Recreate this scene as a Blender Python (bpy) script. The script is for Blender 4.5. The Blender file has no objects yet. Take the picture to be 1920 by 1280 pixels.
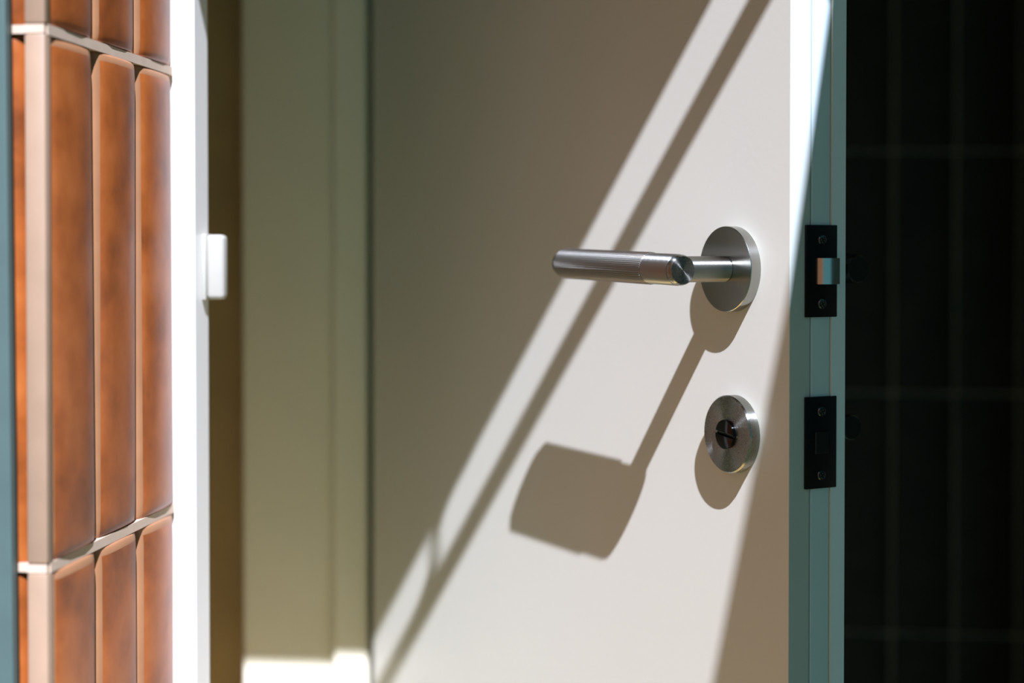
import bpy, bmesh, math, random
from mathutils import Vector, Matrix

random.seed(7)
S = bpy.context.scene
COL = S.collection
PI = math.pi

# ------------------------------------------------------------------ camera
cam = bpy.data.cameras.new('camera')
cam_o = bpy.data.objects.new('camera', cam)
COL.objects.link(cam_o)
cam_o.location = (0, 0, 1.05)
cam_o.rotation_euler = (math.radians(90 - 1.15), 0, math.atan(363 / 3200))
cam.sensor_width = 36
cam.lens = 60
cam.shift_y = -105 / 1920
cam.clip_start = 0.02
cam.clip_end = 60
cam.dof.use_dof = True
cam.dof.focus_distance = 1.085
cam.dof.aperture_fstop = 3.0
S.camera = cam_o

# ------------------------------------------------------------------ sky, sun, exposure
W = bpy.data.worlds.new('sky')
S.world = W
W.use_nodes = True
bg = W.node_tree.nodes['Background']
bg.inputs['Color'].default_value = (0.09, 0.47, 0.62, 1)
bg.inputs['Strength'].default_value = 0.50

sun = bpy.data.lights.new('sun', 'SUN')
sun_o = bpy.data.objects.new('sun', sun)
COL.objects.link(sun_o)
sun.energy = 10.7
sun.angle = math.radians(0.32)
sun.color = (0.955, 1.02, 1.25)
LD = Vector((-0.18172, 0.61462, -0.76761))
sun_o.rotation_euler = LD.to_track_quat('-Z', 'Y').to_euler()
sun_o.location = (2, -3, 5)

S.view_settings.view_transform = 'Standard'
S.view_settings.look = 'None'
S.view_settings.exposure = 0.0
S.view_settings.gamma = 1.0
S.view_settings.use_curve_mapping = False

# ------------------------------------------------------------------ materials
def newmat(name):
    m = bpy.data.materials.new(name)
    m.use_nodes = True
    nt = m.node_tree
    return m, nt, nt.nodes['Principled BSDF']

def paint(name, col, rough=0.45, vary=0.04, scale=6.0, bump=0.0, bscale=400.0, spec=0.5):
    m, nt, b = newmat(name)
    tc = nt.nodes.new('ShaderNodeTexCoord')
    nz = nt.nodes.new('ShaderNodeTexNoise')
    nz.inputs['Scale'].default_value = scale
    nz.inputs['Detail'].default_value = 5
    nt.links.new(tc.outputs['Object'], nz.inputs['Vector'])
    rp = nt.nodes.new('ShaderNodeValToRGB')
    rp.color_ramp.elements[0].position = 0.3
    rp.color_ramp.elements[1].position = 0.7
    rp.color_ramp.elements[0].color = [c * (1 - vary) for c in col] + [1]
    rp.color_ramp.elements[1].color = [min(1, c * (1 + vary)) for c in col] + [1]
    nt.links.new(nz.outputs['Fac'], rp.inputs['Fac'])
    nt.links.new(rp.outputs['Color'], b.inputs['Base Color'])
    b.inputs['Roughness'].default_value = rough
    b.inputs['Specular IOR Level'].default_value = spec
    if bump:
        n2 = nt.nodes.new('ShaderNodeTexNoise')
        n2.inputs['Scale'].default_value = bscale
        n2.inputs['Detail'].default_value = 2
        nt.links.new(tc.outputs['Object'], n2.inputs['Vector'])
        bp = nt.nodes.new('ShaderNodeBump')
        bp.inputs['Strength'].default_value = bump
        bp.inputs['Distance'].default_value = 0.0005
        nt.links.new(n2.outputs['Fac'], bp.inputs['Height'])
        nt.links.new(bp.outputs['Normal'], b.inputs['Normal'])
    return m

def glaze(name, c0, c1, c2, rough=0.28, scale=14.0):
    """mottled ceramic glaze; object coordinates plus a random offset per tile"""
    m, nt, b = newmat(name)
    tc = nt.nodes.new('ShaderNodeTexCoord')
    oi = nt.nodes.new('ShaderNodeObjectInfo')
    mul = nt.nodes.new('ShaderNodeMath'); mul.operation = 'MULTIPLY'
    mul.inputs[1].default_value = 9.0
    nt.links.new(oi.outputs['Random'], mul.inputs[0])
    add = nt.nodes.new('ShaderNodeVectorMath'); add.operation = 'ADD'
    nt.links.new(tc.outputs['Object'], add.inputs[0])
    nt.links.new(mul.outputs[0], add.inputs[1])
    nz = nt.nodes.new('ShaderNodeTexNoise')
    nz.inputs['Scale'].default_value = scale
    nz.inputs['Detail'].default_value = 4
    nz.inputs['Roughness'].default_value = 0.6
    nt.links.new(add.outputs[0], nz.inputs['Vector'])
    rp = nt.nodes.new('ShaderNodeValToRGB')
    e = rp.color_ramp.elements
    e[0].position = 0.28; e[0].color = list(c0) + [1]
    e[1].position = 0.74; e[1].color = list(c2) + [1]
    k = e.new(0.52); k.color = list(c1) + [1]
    nt.links.new(nz.outputs['Fac'], rp.inputs['Fac'])
    nt.links.new(rp.outputs['Color'], b.inputs['Base Color'])
    b.inputs['Roughness'].default_value = rough
    b.inputs['Specular IOR Level'].default_value = 0.3
    bp = nt.nodes.new('ShaderNodeBump')
    bp.inputs['Strength'].default_value = 0.25
    bp.inputs['Distance'].default_value = 0.002
    nt.links.new(nz.outputs['Fac'], bp.inputs['Height'])
    nt.links.new(bp.outputs['Normal'], b.inputs['Normal'])
    return m

def steel(name, col=(0.36, 0.36, 0.335), rough=0.22, aniso=0.0, radial=None, brush=None, bs=1.0):
    """brushed stainless steel. radial: axis letter for turned (circular) brushing;
       brush: stretch vector of the scratch noise in object space"""
    m, nt, b = newmat(name)
    b.inputs['Base Color'].default_value = list(col) + [1]
    b.inputs['Metallic'].default_value = 1.0
    b.inputs['Roughness'].default_value = rough
    b.inputs['Anisotropic'].default_value = aniso
    if radial:
        b.inputs['Anisotropic Rotation'].default_value = 0.25   # scratches run round the axis
        tg = nt.nodes.new('ShaderNodeTangent')
        tg.direction_type = 'RADIAL'
        tg.axis = radial
        nt.links.new(tg.outputs['Tangent'], b.inputs['Tangent'])
    tc = nt.nodes.new('ShaderNodeTexCoord')
    mp = nt.nodes.new('ShaderNodeMapping')
    mp.inputs['Scale'].default_value = brush or (900, 900, 900)
    nt.links.new(tc.outputs['Object'], mp.inputs['Vector'])
    nz = nt.nodes.new('ShaderNodeTexNoise')
    nz.inputs['Scale'].default_value = 1.0
    nz.inputs['Detail'].default_value = 3
    nt.links.new(mp.outputs[0], nz.inputs['Vector'])
    mr = nt.nodes.new('ShaderNodeMapRange')
    mr.inputs['To Min'].default_value = max(0.05, rough - 0.08)
    mr.inputs['To Max'].default_value = rough + 0.1
    nt.links.new(nz.outputs['Fac'], mr.inputs['Value'])
    nt.links.new(mr.outputs[0], b.inputs['Roughness'])
    bp = nt.nodes.new('ShaderNodeBump')
    bp.inputs['Strength'].default_value = 0.08 * bs
    bp.inputs['Distance'].default_value = 0.0003
    nt.links.new(nz.outputs['Fac'], bp.inputs['Height'])
    nt.links.new(bp.outputs['Normal'], b.inputs['Normal'])
    return m

M = {}
M['door'] = paint('white_door_paint', (0.755, 0.725, 0.625), 0.42, 0.012, 5, 0.10, 260)
M['edge'] = paint('edge_lip_skylit', (0.49, 0.53, 0.50), 0.40, 0.02, 30, 0.05, 300)
M['lipping'] = paint('edge_lipping_skylit', (0.60, 0.70, 0.73), 0.40, 0.02, 30, 0.05, 300)
M['edge_inner'] = paint('inner_edge_skylit', (0.84, 0.88, 0.90), 0.40, 0.02, 30, 0.05, 300)
M['frame'] = paint('off_white_frame_paint', (0.92, 0.84, 0.65), 0.45, 0.02, 8)
M['tan'] = paint('tan_timber', (0.66, 0.45, 0.21), 0.55, 0.10, 12)
M['trim'] = paint('white_aluminium', (0.83, 0.80, 0.74), 0.35, 0.01, 8)
M['bumper'] = paint('white_plastic', (0.41, 0.39, 0.335), 0.4, 0.01, 20)
M['profile'] = paint('blue_grey_metal', (0.075, 0.118, 0.108), 0.45, 0.06, 30)
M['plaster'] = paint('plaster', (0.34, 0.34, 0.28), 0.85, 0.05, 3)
M['canopy'] = paint('canopy_timber', (0.16, 0.10, 0.05), 0.8, 0.05, 3)
M['blocker'] = paint('blue_grey_render', (0.07, 0.12, 0.125), 0.85, 0.05, 3)
M['paving'] = paint('bounce_paving', (0.86, 0.57, 0.17), 0.8, 0.18, 5)
M['garden'] = paint('terracotta_render', (0.32, 0.13, 0.045), 0.85, 0.12, 4)
M['lawn'] = paint('added_lawn', (0.030, 0.060, 0.018), 0.9, 0.3, 40)
M['indoor'] = paint('dark_render', (0.12, 0.10, 0.08), 0.8, 0.1, 5)
M['grout'] = paint('pale_grout', (0.60, 0.45, 0.33), 0.9, 0.06, 60)
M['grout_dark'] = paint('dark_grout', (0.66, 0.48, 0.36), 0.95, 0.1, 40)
M['ceramic'] = paint('pale_ceramic_edge', (0.35, 0.225, 0.145), 0.5, 0.06, 40)
M['rim'] = paint('worn_sunlit_rim', (0.34, 0.155, 0.070), 0.5, 0.10, 40)  # pale worn sides; the top edge's sunlight is put into this colour too
M['rim_dark'] = paint('shaded_glaze_rim', (0.060, 0.045, 0.034), 0.6, 0.1, 40)
M['tile'] = glaze('terracotta_glaze', (0.13, 0.032, 0.008), (0.34, 0.086, 0.017), (0.47, 0.138, 0.032), 0.36, 17.0)
M['tile_dark'] = glaze('shaded_glaze', (0.040, 0.026, 0.018), (0.060, 0.038, 0.026), (0.080, 0.052, 0.036), 0.5)  # same terracotta tile, with the room's shade put into the glaze
M['steel_face'] = steel('brushed_steel', rough=0.20, brush=(2600, 2600, 60))
M['steel_turn'] = steel('turned_steel', col=(0.30, 0.305, 0.28), rough=0.25, aniso=0.95, radial='Z', bs=0.04)
M['steel_bar'] = steel('satin_steel_bar', col=(0.42, 0.415, 0.385), rough=0.37, aniso=0.95, radial='Z', bs=0.4)
M['steel_neck'] = steel('satin_steel_neck', col=(0.37, 0.365, 0.33), rough=0.36, aniso=0.95, radial='Z', bs=0.4)
M['polished'] = steel('polished_steel', col=(0.045, 0.047, 0.05), rough=0.10, bs=0.3)
M['bolt'] = steel('latch_steel', col=(0.62, 0.59, 0.55), rough=0.22, brush=(100, 100, 2500), bs=0.3)
M['shaded_steel'] = steel('shaded_steel', col=(0.09, 0.095, 0.10), rough=0.22)  # same steel as the outer lever, indoor shade put into its colour
M['black'] = paint('black_enamel', (0.004, 0.0045, 0.005), 0.5, 0.1, 80, 0.05, 500, 0.15)
M['screw'] = steel('dark_screw', col=(0.11, 0.12, 0.12), rough=0.25)
M['boltdark'] = steel('dark_deadbolt', col=(0.05, 0.055, 0.055), rough=0.4)

# ------------------------------------------------------------------ mesh helpers
def obj(name, bm, mat, parent=None, smooth=False, angle=35):
    me = bpy.data.meshes.new(name)
    bmesh.ops.recalc_face_normals(bm, faces=bm.faces)
    if smooth:
        lim = math.radians(angle)
        for f in bm.faces: f.smooth = True
        for e in bm.edges:
            if len(e.link_faces) == 2 and e.calc_face_angle(0) > lim: e.smooth = False
    bm.to_mesh(me); bm.free()
    me.materials.append(M[mat])
    o = bpy.data.objects.new(name, me)
    COL.objects.link(o)
    if parent: o.parent = parent
    return o

def struct(o, label=None):
    o['kind'] = 'structure'
    if label: o['label'] = label
    return o

def box(bm, x0, x1, y0, y1, z0, z1, bev=0.0, seg=2):
    t = bmesh.new()
    bmesh.ops.create_cube(t, size=1.0)
    for v in t.verts:
        v.co = Vector((x0 + (v.co.x + .5) * (x1 - x0), y0 + (v.co.y + .5) * (y1 - y0), z0 + (v.co.z + .5) * (z1 - z0)))
    if bev:
        bmesh.ops.bevel(t, geom=list(t.edges), offset=bev, segments=seg, affect='EDGES', profile=0.5)
    merge(bm, t)

def merge(bm, t, mat=None):
    me = bpy.data.meshes.new('tmp')
    t.to_mesh(me); t.free()
    if mat is not None: me.transform(mat)
    bm.from_mesh(me)
    bpy.data.meshes.remove(me)

def lathe(bm, prof, mat=None, n=64, ridges=0, depth=0.0):
    """prof: [(r, h), ...] turned about local Z. ridges: radial flutes of the given depth"""
    rings = []
    N = ridges * 4 if ridges else n
    t = bmesh.new()
    for r, h in prof:
        if r < 1e-7:
            rings.append([t.verts.new((0, 0, h))]); continue
        ring = []
        for i in range(N):
            a = 2 * PI * i / N
            rr = r - (depth if (ridges and i % 4 in (2, 3)) else 0.0)
            ring.append(t.verts.new((rr * math.cos(a), rr * math.sin(a), h)))
        rings.append(ring)
    for A, B in zip(rings, rings[1:]):
        if len(A) == 1 and len(B) == 1: continue
        if len(A) == 1:
            for i in range(N): t.faces.new((A[0], B[i], B[(i + 1) % N]))
        elif len(B) == 1:
            for i in range(N): t.faces.new((A[i], B[0], A[(i + 1) % N]))
        else:
            for i in range(N): t.faces.new((A[i], B[i], B[(i + 1) % N], A[(i + 1) % N]))
    merge(bm, t, mat)

def prism(bm, pts, axis, a0, a1):
    """extrude a closed 2D polygon along axis ('x','y','z')"""
    def P(p, a):
        return {'x': (a, p[0], p[1]), 'y': (p[0], a, p[1]), 'z': (p[0], p[1], a)}[axis]
    A = [bm.verts.new(P(p, a0)) for p in pts]
    B = [bm.verts.new(P(p, a1)) for p in pts]
    n = len(pts)
    bm.faces.new(A); bm.faces.new(B)
    for i in range(n): bm.faces.new((A[i], A[(i + 1) % n], B[(i + 1) % n], B[i]))

def child_at(o, loc, rot):
    o.location = loc
    o.rotation_euler = rot
    return o

# ------------------------------------------------------------------ ground and shell
bm = bmesh.new(); box(bm, -6, 6, -9, 1.59, -0.14, -0.02)
struct(obj('floor', bm, 'lawn'), 'unseen lawn added as dark ground in front of the porch')  # out of view; lawn chosen to keep warm bounce off the door edge
bm = bmesh.new(); box(bm, -0.50, 0.06, 0.86, 1.62, -0.12, 0.0)
struct(obj('floor', bm, 'paving'), 'unseen doorstep shaped to bounce warm sunlight onto frame and door')  # unseen; cut and coloured to reflect warm light onto frame and door

bm = bmesh.new(); box(bm, -1.6, 1.8, 1.62, 2.4, -0.12, 0.0)
struct(obj('floor', bm, 'indoor'), 'dark floor of the room behind the door')

# thick wall to the left: its end face is the tiled reveal
bm = bmesh.new(); box(bm, -1.8, -0.3700, 0.926, 1.1815, 0, 2.9)
wall_left = struct(obj('wall_left', bm, 'grout'), 'wall clad in rounded terracotta tiles with pale joints')
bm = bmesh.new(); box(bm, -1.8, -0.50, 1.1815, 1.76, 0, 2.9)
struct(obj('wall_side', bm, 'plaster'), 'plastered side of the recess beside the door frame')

# wall round the doorway
bm = bmesh.new()
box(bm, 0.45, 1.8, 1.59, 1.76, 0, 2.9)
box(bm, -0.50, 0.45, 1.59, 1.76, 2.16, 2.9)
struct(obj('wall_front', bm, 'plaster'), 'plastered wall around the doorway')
bm = bmesh.new(); box(bm, -0.50, -0.437, 1.655, 1.76, 0, 2.16)
struct(obj('trim_4', bm, 'tan'), 'brown timber strip in the shadow gap beside the door frame')

# dark room behind
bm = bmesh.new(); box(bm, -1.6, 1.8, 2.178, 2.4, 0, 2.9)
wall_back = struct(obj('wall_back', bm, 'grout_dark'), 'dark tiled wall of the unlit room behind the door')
bm = bmesh.new(); box(bm, -1.75, -1.6, 1.76, 2.4, 0, 2.9)
struct(obj('wall_inner', bm, 'indoor'))
bm = bmesh.new(); box(bm, 1.8, 1.95, 1.59, 2.4, 0, 2.9)
struct(obj('wall_far', bm, 'indoor'))
bm = bmesh.new(); box(bm, -1.8, 1.95, 1.59, 2.4, 2.9, 3.0)
struct(obj('ceiling', bm, 'indoor'))

# porch canopy: its front lower edge throws the diagonal shadow on the door
EDGE_Z = 2.069
bm = bmesh.new()
prism(bm, [(-1.8, .485), (-.133, .485), (-.133, .45), (1.5, .45), (1.5, 1.59), (-1.8, 1.59)], 'z', EDGE_Z, EDGE_Z + 0.14)
can = obj('porch_canopy', bm, 'canopy')
can['label'] = 'flat dark timber canopy over the door'
can['category'] = 'canopy'

# unseen panel added to throw the slanting shadow beside the door edge
def panel_x(z): return 0.269 + 0.150 * (z - 1.9457)
shade_panel = bpy.data.objects.new('shadow_panel', None); COL.objects.link(shade_panel)
shade_panel.location = (0, 0, 0)
shade_panel['label'] = 'unseen blue-grey panel added to throw the slanting shadow'
shade_panel['category'] = 'shade_panel'
bm = bmesh.new()
prism(bm, [(panel_x(1.3), 1.3), (1.1, 1.3), (1.1, 2.6), (panel_x(2.6), 2.6)], 'y', 0.33, 0.35)
obj('panel', bm, 'blocker', shade_panel)
for bx in (0.45, 0.95):
    bm = bmesh.new(); box(bm, bx - .012, bx + .012, 0.350, 0.4498, 2.12, 2.16, 0.002)
    obj('bracket', bm, 'screw', shade_panel)
bm = bmesh.new(); box(bm, 1.7, 1.8, -1.2, 1.59, -0.02, 1.5)
struct(obj('wall_blocker', bm, 'blocker'), 'unseen wall added to block low sky and darken reflections')  # added out of view so the steel reflects something dark
bm = bmesh.new(); box(bm, -0.90, -0.75, -3.0, 0.926, 0, 3.4)  # added out of view: hides blue sky and gives warm bounce
struct(obj('wall_bounce', bm, 'garden'), 'unseen terracotta wall added to block sky and bounce warm light')

# curtain rail hung under the canopy edge
rail = bpy.data.objects.new('curtain_rail', None); COL.objects.link(rail)
rail.location = (0, 0.45, 2.012)
rail['label'] = 'thin steel curtain rail hung under the canopy edge'
rail['category'] = 'rail'
bm = bmesh.new()
lathe(bm, [(0, -0.130), (.0088, -0.130), (.0088, 1.2), (0, 1.2)], Matrix.Rotation(PI / 2, 4, 'Y'), 32)
obj('rod', bm, 'steel_bar', rail, True)
def hook(x):
    bm = bmesh.new()
    pts = [(.0245, .058), (.011, .058), (.0040, .050), (.0018, .036), (.0035, .012), (.0040, .000), (-.030, .000), (-.024, .008),
           (-.0105, .0145), (-.0040, .024), (-.0015, .036), (-.0030, .050), (-.0035, .058)]
    prism(bm, [(x + p, q) for p, q in pts], 'y', -0.002, 0.002)
    return obj('hook', bm, 'steel_bar', rail)
hook(.0645); hook(.9)

# ------------------------------------------------------------------ door frame and trims
def frame_side(bm, x0, x1, y0, y1, z1, bev): box(bm, x0, x1, y0, y1, 0, z1, bev, 2)
bm = bmesh.new()
box(bm, -0.437, -0.3475, 1.580, 1.76, 0, 2.16, 0.0025)
struct(obj('trim_1', bm, 'frame'), 'broad off-white door frame board on the hinge side')
bm = bmesh.new()
box(bm, -0.3475, -0.3145, 1.570, 1.70, 0, 2.10, 0.003)
struct(obj('trim_2', bm, 'frame'), 'narrow raised door frame strip beside the hinge edge of the door')
bm = bmesh.new()
box(bm, 0.325, 0.45, 1.575, 1.76, 0, 2.16, 0.0025)
box(bm, -0.3475, 0.325, 1.575, 1.76, 2.06, 2.16, 0.0025)
struct(obj('trim_3', bm, 'frame'), 'head and latch side of the door frame')

bm = bmesh.new()
box(bm, -0.40, -0.3514, 1.1495, 1.1825, 0, 2.069, 0.0012)
struct(obj('trim_5', bm, 'trim'), 'white aluminium corner post closing the tiled reveal')

bm = bmesh.new()
t = bmesh.new(); box(t, -0.010, 0, -0.004, 0.004, -0.9, 1.1, 0.001)
merge(bm, t)
box(bm, -0.06, -0.010, -0.0035, 0.004, -0.9, 1.1, 0.001)
o = obj('trim_6', bm, 'profile')
o.location = (-0.3822, 0.9085, 1.0); o.rotation_euler = (0, math.radians(-0.35), 0)
struct(o, 'blue-grey metal edge profile on the front of the tiled wall')

# white striker on the corner post
bump = bpy.data.objects.new('door_striker', None); COL.objects.link(bump)
bump.location = (-0.3514, 1.174, 1.0388)
bump['label'] = 'small white rounded plastic striker on the white corner post'
bump['category'] = 'striker'
bm = bmesh.new(); box(bm, -0.0002, 0.0030, -0.0085, 0.0080, -0.0232, 0.0232, 0.0012)
obj('base_plate', bm, 'bumper', bump, True)
bm = bmesh.new(); box(bm, 0.0024, 0.0152, -0.0070, 0.0060, -0.0228, 0.0228, 0.0034, 4)
obj('pad', bm, 'bumper', bump, True)

# ------------------------------------------------------------------ tiles
def tile_mesh(name, w, h, d, mat, rim_mat):
    """pillowed tile: lies in local XZ, bulges towards -Y, back at y=0"""
    us = [-1, -.97, -.86, -.66, -.3, .3, .66, .86, .97, 1]
    vs = [-1, -.988, -.965, -.92, .92, .965, .988, 1]
    bm = bmesh.new()
    def prof(t, p): return max(0.0, 1 - abs(t) ** p) ** 0.5
    rows = []
    for v in vs:
        row = []
        for u in us:
            hh = 0.12 + 0.88 * prof(u, 3.6) * (0.62 + 0.38 * prof(v, 24))
            row.append(bm.verts.new((u * w / 2, -d * hh, v * h / 2)))
        rows.append(row)
    for A, B in zip(rows, rows[1:]):
        for i in range(len(us) - 1): bm.faces.new((A[i], A[i + 1], B[i + 1], B[i]))
    rim = rows[0] + [r[-1] for r in rows[1:]] + rows[-1][-2::-1] + [r[0] for r in rows[-2:0:-1]]
    back = [bm.verts.new((v.co.x, 0, v.co.z)) for v in rim]
    n = len(rim)
    for i in range(n): bm.faces.new((rim[i], rim[(i + 1) % n], back[(i + 1) % n], back[i]))
    bm.faces.new(back)
    bmesh.ops.recalc_face_normals(bm, faces=bm.faces)
    for f in bm.faces: f.smooth = True
    me = bpy.data.meshes.new(name)
    bm.to_mesh(me); bm.free()
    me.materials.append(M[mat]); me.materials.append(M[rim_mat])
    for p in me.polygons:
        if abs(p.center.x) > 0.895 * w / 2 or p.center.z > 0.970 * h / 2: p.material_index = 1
    return me

PW, PH, Z0 = 0.0765, 0.302, 1.174
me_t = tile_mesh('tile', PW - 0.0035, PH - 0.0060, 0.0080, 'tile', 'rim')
me_f = tile_mesh('tile_front', PW - 0.0035, PH - 0.0036, 0.0080, 'tile', 'tile')
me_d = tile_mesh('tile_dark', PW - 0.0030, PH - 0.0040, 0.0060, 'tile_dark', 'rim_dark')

def put_tile(me, parent, loc, rz, jitter=1.0):
    o = bpy.data.objects.new('tile', me)
    COL.objects.link(o)
    o.parent = parent
    o.location = loc
    j = jitter
    o.rotation_euler = (math.radians(random.uniform(-.25, .25) * j), math.radians(random.uniform(-.15, .15) * j), rz + math.radians(random.uniform(-.5, .5) * j))
    return o

rows = range(-4, 6)
for k in rows:
    zc = Z0 + PH * k - PH / 2
    if zc - PH / 2 < -0.01 or zc + PH / 2 > 2.9: continue
    for c in range(3):      # reveal, facing +X
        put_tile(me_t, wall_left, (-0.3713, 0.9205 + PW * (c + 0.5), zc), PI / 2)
    for c in range(3):      # front, facing the camera
        put_tile(me_f, wall_left, (-0.3780 - PW * (c + 0.5), 0.9262, zc), 0)
    bm = bmesh.new()        # pale corner pieces between the two faces
    box(bm, -0.3778, -0.3655, 0.9165, 0.9262, zc - PH / 2 + .0025, zc + PH / 2 - .0025, 0.0018)
    obj('corner_tile', bm, 'ceramic', wall_left, True)
    bm = bmesh.new()
    box(bm, -0.4400, -0.3778, 0.9196, 0.9262, zc + PH / 2 - .0024, zc + PH / 2 + .0024)
    box(bm, -0.3778, -0.3663, 0.9172, 0.9262, zc + PH / 2 - .0024, zc + PH / 2 + .0024)
    box(bm, -0.3720, -0.3657, 0.9215, 1.1460, zc + PH / 2 - .0029, zc + PH / 2 + .0029)
    obj('grout_line', bm, 'grout', wall_left)
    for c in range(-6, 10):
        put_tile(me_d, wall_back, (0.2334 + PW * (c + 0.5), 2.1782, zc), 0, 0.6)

# ------------------------------------------------------------------ the door
door = bpy.data.objects.new('door_1', None); COL.objects.link(door)
door.location = (-0.3125, 1.5648, 0)
door.rotation_euler = (0, 0, math.radians(-53.73))
struct(door, 'white door standing open with steel lever handle')
XE, TH = 0.6184, 0.0434
# leaf section (x, y): outer face y=0, inner face y=TH, profiled closing edge
sec = [(0.0105, 0.0), (XE - .0028, 0.0), (XE - .0026, 0.0006), (XE - .0008, 0.0142), (XE - .0022, 0.0150), (XE - .0022, 0.0304),
       (XE + .0008, 0.0306), (XE - .0006, TH - .0006), (XE - .0012, TH), (0.0105, TH)]
bm = bmesh.new(); prism(bm, sec, 'z', 0.008, 2.045)
leaf = obj('leaf', bm, 'door', door)
# closing edge: cool skylight tint put into the white, strip by strip
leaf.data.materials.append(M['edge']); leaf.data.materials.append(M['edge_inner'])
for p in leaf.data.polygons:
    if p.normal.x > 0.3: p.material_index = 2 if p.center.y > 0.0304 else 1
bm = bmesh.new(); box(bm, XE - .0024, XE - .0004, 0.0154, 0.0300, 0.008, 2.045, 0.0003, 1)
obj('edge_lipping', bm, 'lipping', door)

RX, RZ = 0.5599, 1.0385

def lever(side):
    """side -1: outer face, +1: inner face. Children are placed in the door's space."""
    f = 0.0 if side < 0 else TH
    ax = Matrix.Rotation(PI / 2 if side < 0 else -PI / 2, 4, 'X')    # local Z -> outwards
    rot_out = (PI / 2, 0, 0) if side < 0 else (-PI / 2, 0, 0)
    h = 0.050
    tilt = math.radians(1.4)
    yaxis = f + side * h
    # grip: turned about its own Z, which runs from the far end to the near end
    grip_rot = (0, PI / 2 + tilt, 0)
    gx, gz = 0.5726, 1.0381
    L = 0.1448
    mt = (lambda m: m) if side < 0 else (lambda m: 'shaded_steel')
    org = Vector((gx - L * math.cos(tilt), yaxis, gz + L * math.sin(tilt)))
    bm = bmesh.new()
    r = 0.0105
    lathe(bm, [(0, .0032), (r - .0022, .0032), (r - .0006, .0040), (r, .0062), (r, .1100), (r - .0006, .1108), (r - .0012, .1108), (0, .1108)], None, 64, 50, 0.00055)
    root = obj('lever_handle', bm, mt('steel_bar'), door, True, 25)
    root.location = org; root.rotation_euler = grip_rot
    inv = (Matrix.Translation(org) @ Matrix.Rotation(PI / 2 + tilt, 4, 'Y')).inverted()
    def sub(name, bm, mat, loc=None, rot=None, smooth=True):
        o = obj(name, bm, mt(mat), root, smooth)
        o.matrix_parent_inverse = inv
        if loc is not None: o.location = loc
        if rot is not None: o.rotation_euler = rot
        return o
    bm = bmesh.new(); lathe(bm, [(0, 0), (.0075, 0), (.0086, .0008), (.0090, .0034), (0, .0034)])
    sub('end_plug', bm, 'screw', org, grip_rot)
    bm = bmesh.new(); lathe(bm, [(0, .1109), (.0096, .1109), (.0100, .1113), (.0100, .1392), (.0096, .1398), (.0090, .1400), (0, .1400)])
    sub('collar', bm, 'steel_neck', org, grip_rot)
    bm = bmesh.new(); lathe(bm, [(0, .1400), (.0092, .1402), (.0097, .1406), (.0097, .1428), (.0093, .1442), (.0088, L), (0, L)], n=96)
    sub('end_cap', bm, 'steel_turn', org, grip_rot)
    bm = bmesh.new(); lathe(bm, [(0, .0076), (.0078, .0076), (.0078, .0086), (.0083, .0086), (.0083, .0500 - .0060), (0, .0500 - .0060)])
    sub('neck', bm, 'steel_neck', (RX, f, RZ), rot_out)
    bm = bmesh.new(); lathe(bm, [(0, 0), (.0273, 0), (.0276, .0004), (.0276, .0076), (.0273, .0080), (0, .0080)], n=128)
    sub('rosette', bm, 'steel_face', (RX, f, RZ), rot_out)
    return root
lever(-1)['label'] = 'brushed steel lever with a fluted grip on the outer face'
lever(1)['label'] = 'steel lever on the inner face, shade put into its colour'

# emergency release on the outer face
IX, IZ = 0.5621, 0.9320
bm = bmesh.new(); lathe(bm, [(0, 0), (.0247, 0), (.0251, .0004), (.0251, .0068), (.0243, .0078), (.0110, .0078), (.0098, .0076), (0, .0076)], n=128)
rel = obj('turn_release', bm, 'steel_turn', door, True)
rel.location = (IX, 0, IZ); rel.rotation_euler = (PI / 2, 0, 0)
bm = bmesh.new()
def half(bm, r, gap, z0, z1, sgn, bev=0.0006):
    t = bmesh.new()
    pts = []
    a0 = math.asin(gap / r)
    for i in range(25):
        a = a0 + (PI - 2 * a0) * i / 24
        pts.append((r * math.cos(a), sgn * r * math.sin(a)))
    prism(t, pts, 'z', z0, z1)
    bmesh.ops.recalc_face_normals(t, faces=t.faces)
    top = [e for e in t.edges if all(abs(v.co.z - z1) < 1e-6 for v in e.verts)]
    bmesh.ops.bevel(t, geom=top, offset=bev, segments=2, affect='EDGES', profile=0.5)
    merge(bm, t)
half(bm, .0095, .0007, .0074, .0102, 1)
half(bm, .0095, .0007, .0074, .0102, -1)
lathe(bm, [(0, .0070), (.0094, .0070), (.0094, .0084), (0, .0084)], None, 48)
rel['label'] = 'round turned steel release disc with a slotted hub'
hub = obj('slotted_hub', bm, 'polished', rel, True)
hub.rotation_euler = (0, 0, math.radians(-7))

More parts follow.
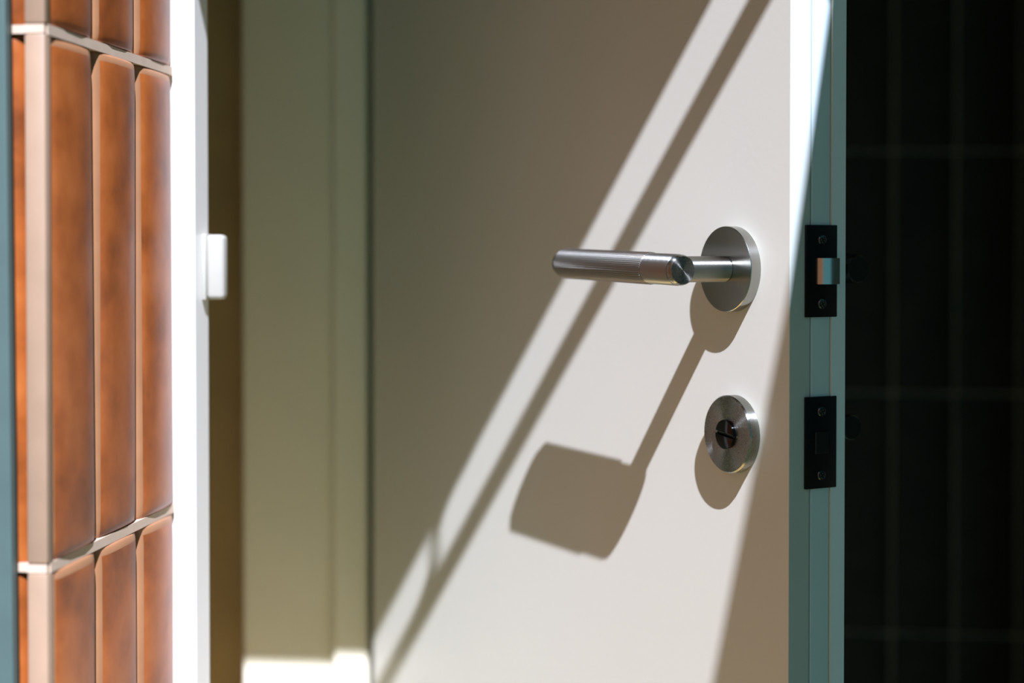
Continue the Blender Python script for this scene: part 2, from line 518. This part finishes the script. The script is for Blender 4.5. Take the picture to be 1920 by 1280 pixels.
# thumb turn on the inner face
bm = bmesh.new(); lathe(bm, [(0, 0), (.0247, 0), (.0251, .0004), (.0251, .0068), (.0243, .0078), (0, .0078)], n=96)
tt = obj('thumb_turn', bm, 'shaded_steel', door, True)
tt.location = (IX, TH, IZ); tt.rotation_euler = (-PI / 2, 0, 0)
bm = bmesh.new(); lathe(bm, [(0, .007), (.0052, .007), (.0052, .044), (0, .044)], n=48)
obj('stem', bm, 'shaded_steel', tt, True)
bm = bmesh.new(); lathe(bm, [(0, -.020), (.0078, -.020), (.0084, -.0192), (.0084, .0072), (.0078, .008), (0, .008)], Matrix.Translation((0, 0, .047)) @ Matrix.Rotation(PI / 2, 4, 'Y'), 64)
obj('knob', bm, 'shaded_steel', tt, True)

# latch and deadbolt face plates in the closing edge (local +X faces out of the edge)
def screw(parent, y, z):
    bm = bmesh.new()
    lathe(bm, [(0, 0), (.0034, 0), (.0034, .0003), (.0028, .0011), (.0016, .0014), (0, .0014)], None, 28)
    # cross recess as four small raised quadrants round a sunken cross
    for q in range(4):
        t = bmesh.new(); box(t, .00035, .0016, .00035, .0016, .0011, .0018, .00015, 1)
        merge(bm, t, Matrix.Rotation(PI / 2 * q + 0.5, 4, 'Z'))
    o = obj('screw', bm, 'screw', parent, True)
    o.location = (0.0007, y, z); o.rotation_euler = (0, PI / 2, 0)
    return o

def plate(name, z, hole):
    bm = bmesh.new()
    hy, hz = 0.0122, 0.0287
    x0, x1 = -0.0012, 0.0012
    box(bm, x0, x1, -hy, hy, -hz, hz, 0.0004, 2)
    o = obj(name, bm, 'black', door, True)
    o.location = (XE, 0.0225, z)
    screw(o, 0.0002, 0.0194); screw(o, 0.0002, -0.0204)
    return o

p1 = plate('latch_plate', 1.0376, True)
p1['label'] = 'black latch face plate in the door edge'
bm = bmesh.new()
pts = [(0.0, -.0052)]
for i in range(13):
    a = PI / 2 * i / 12
    pts.append((0.0008 + 0.0085 * math.sin(a), -0.0052 + 0.0125 * (1 - math.cos(a))))
pts += [(0.0, .0073)]
prism(bm, pts, 'z', -.0081, .0081)
obj('latch_bolt', bm, 'bolt', p1, True, 50)
p2 = plate('deadbolt_plate', 0.9306, True)
p2['label'] = 'black deadbolt face plate in the door edge'
bm = bmesh.new(); box(bm, 0.0008, 0.0014, -.0060, .0060, -.0074, .0074, 0.0001, 1)
obj('bolt_surround', bm, 'black', p2)
bm = bmesh.new(); box(bm, 0.0010, 0.0019, -.0052, .0052, -.0068, .0068, 0.0003, 1)
obj('deadbolt', bm, 'boltdark', p2)
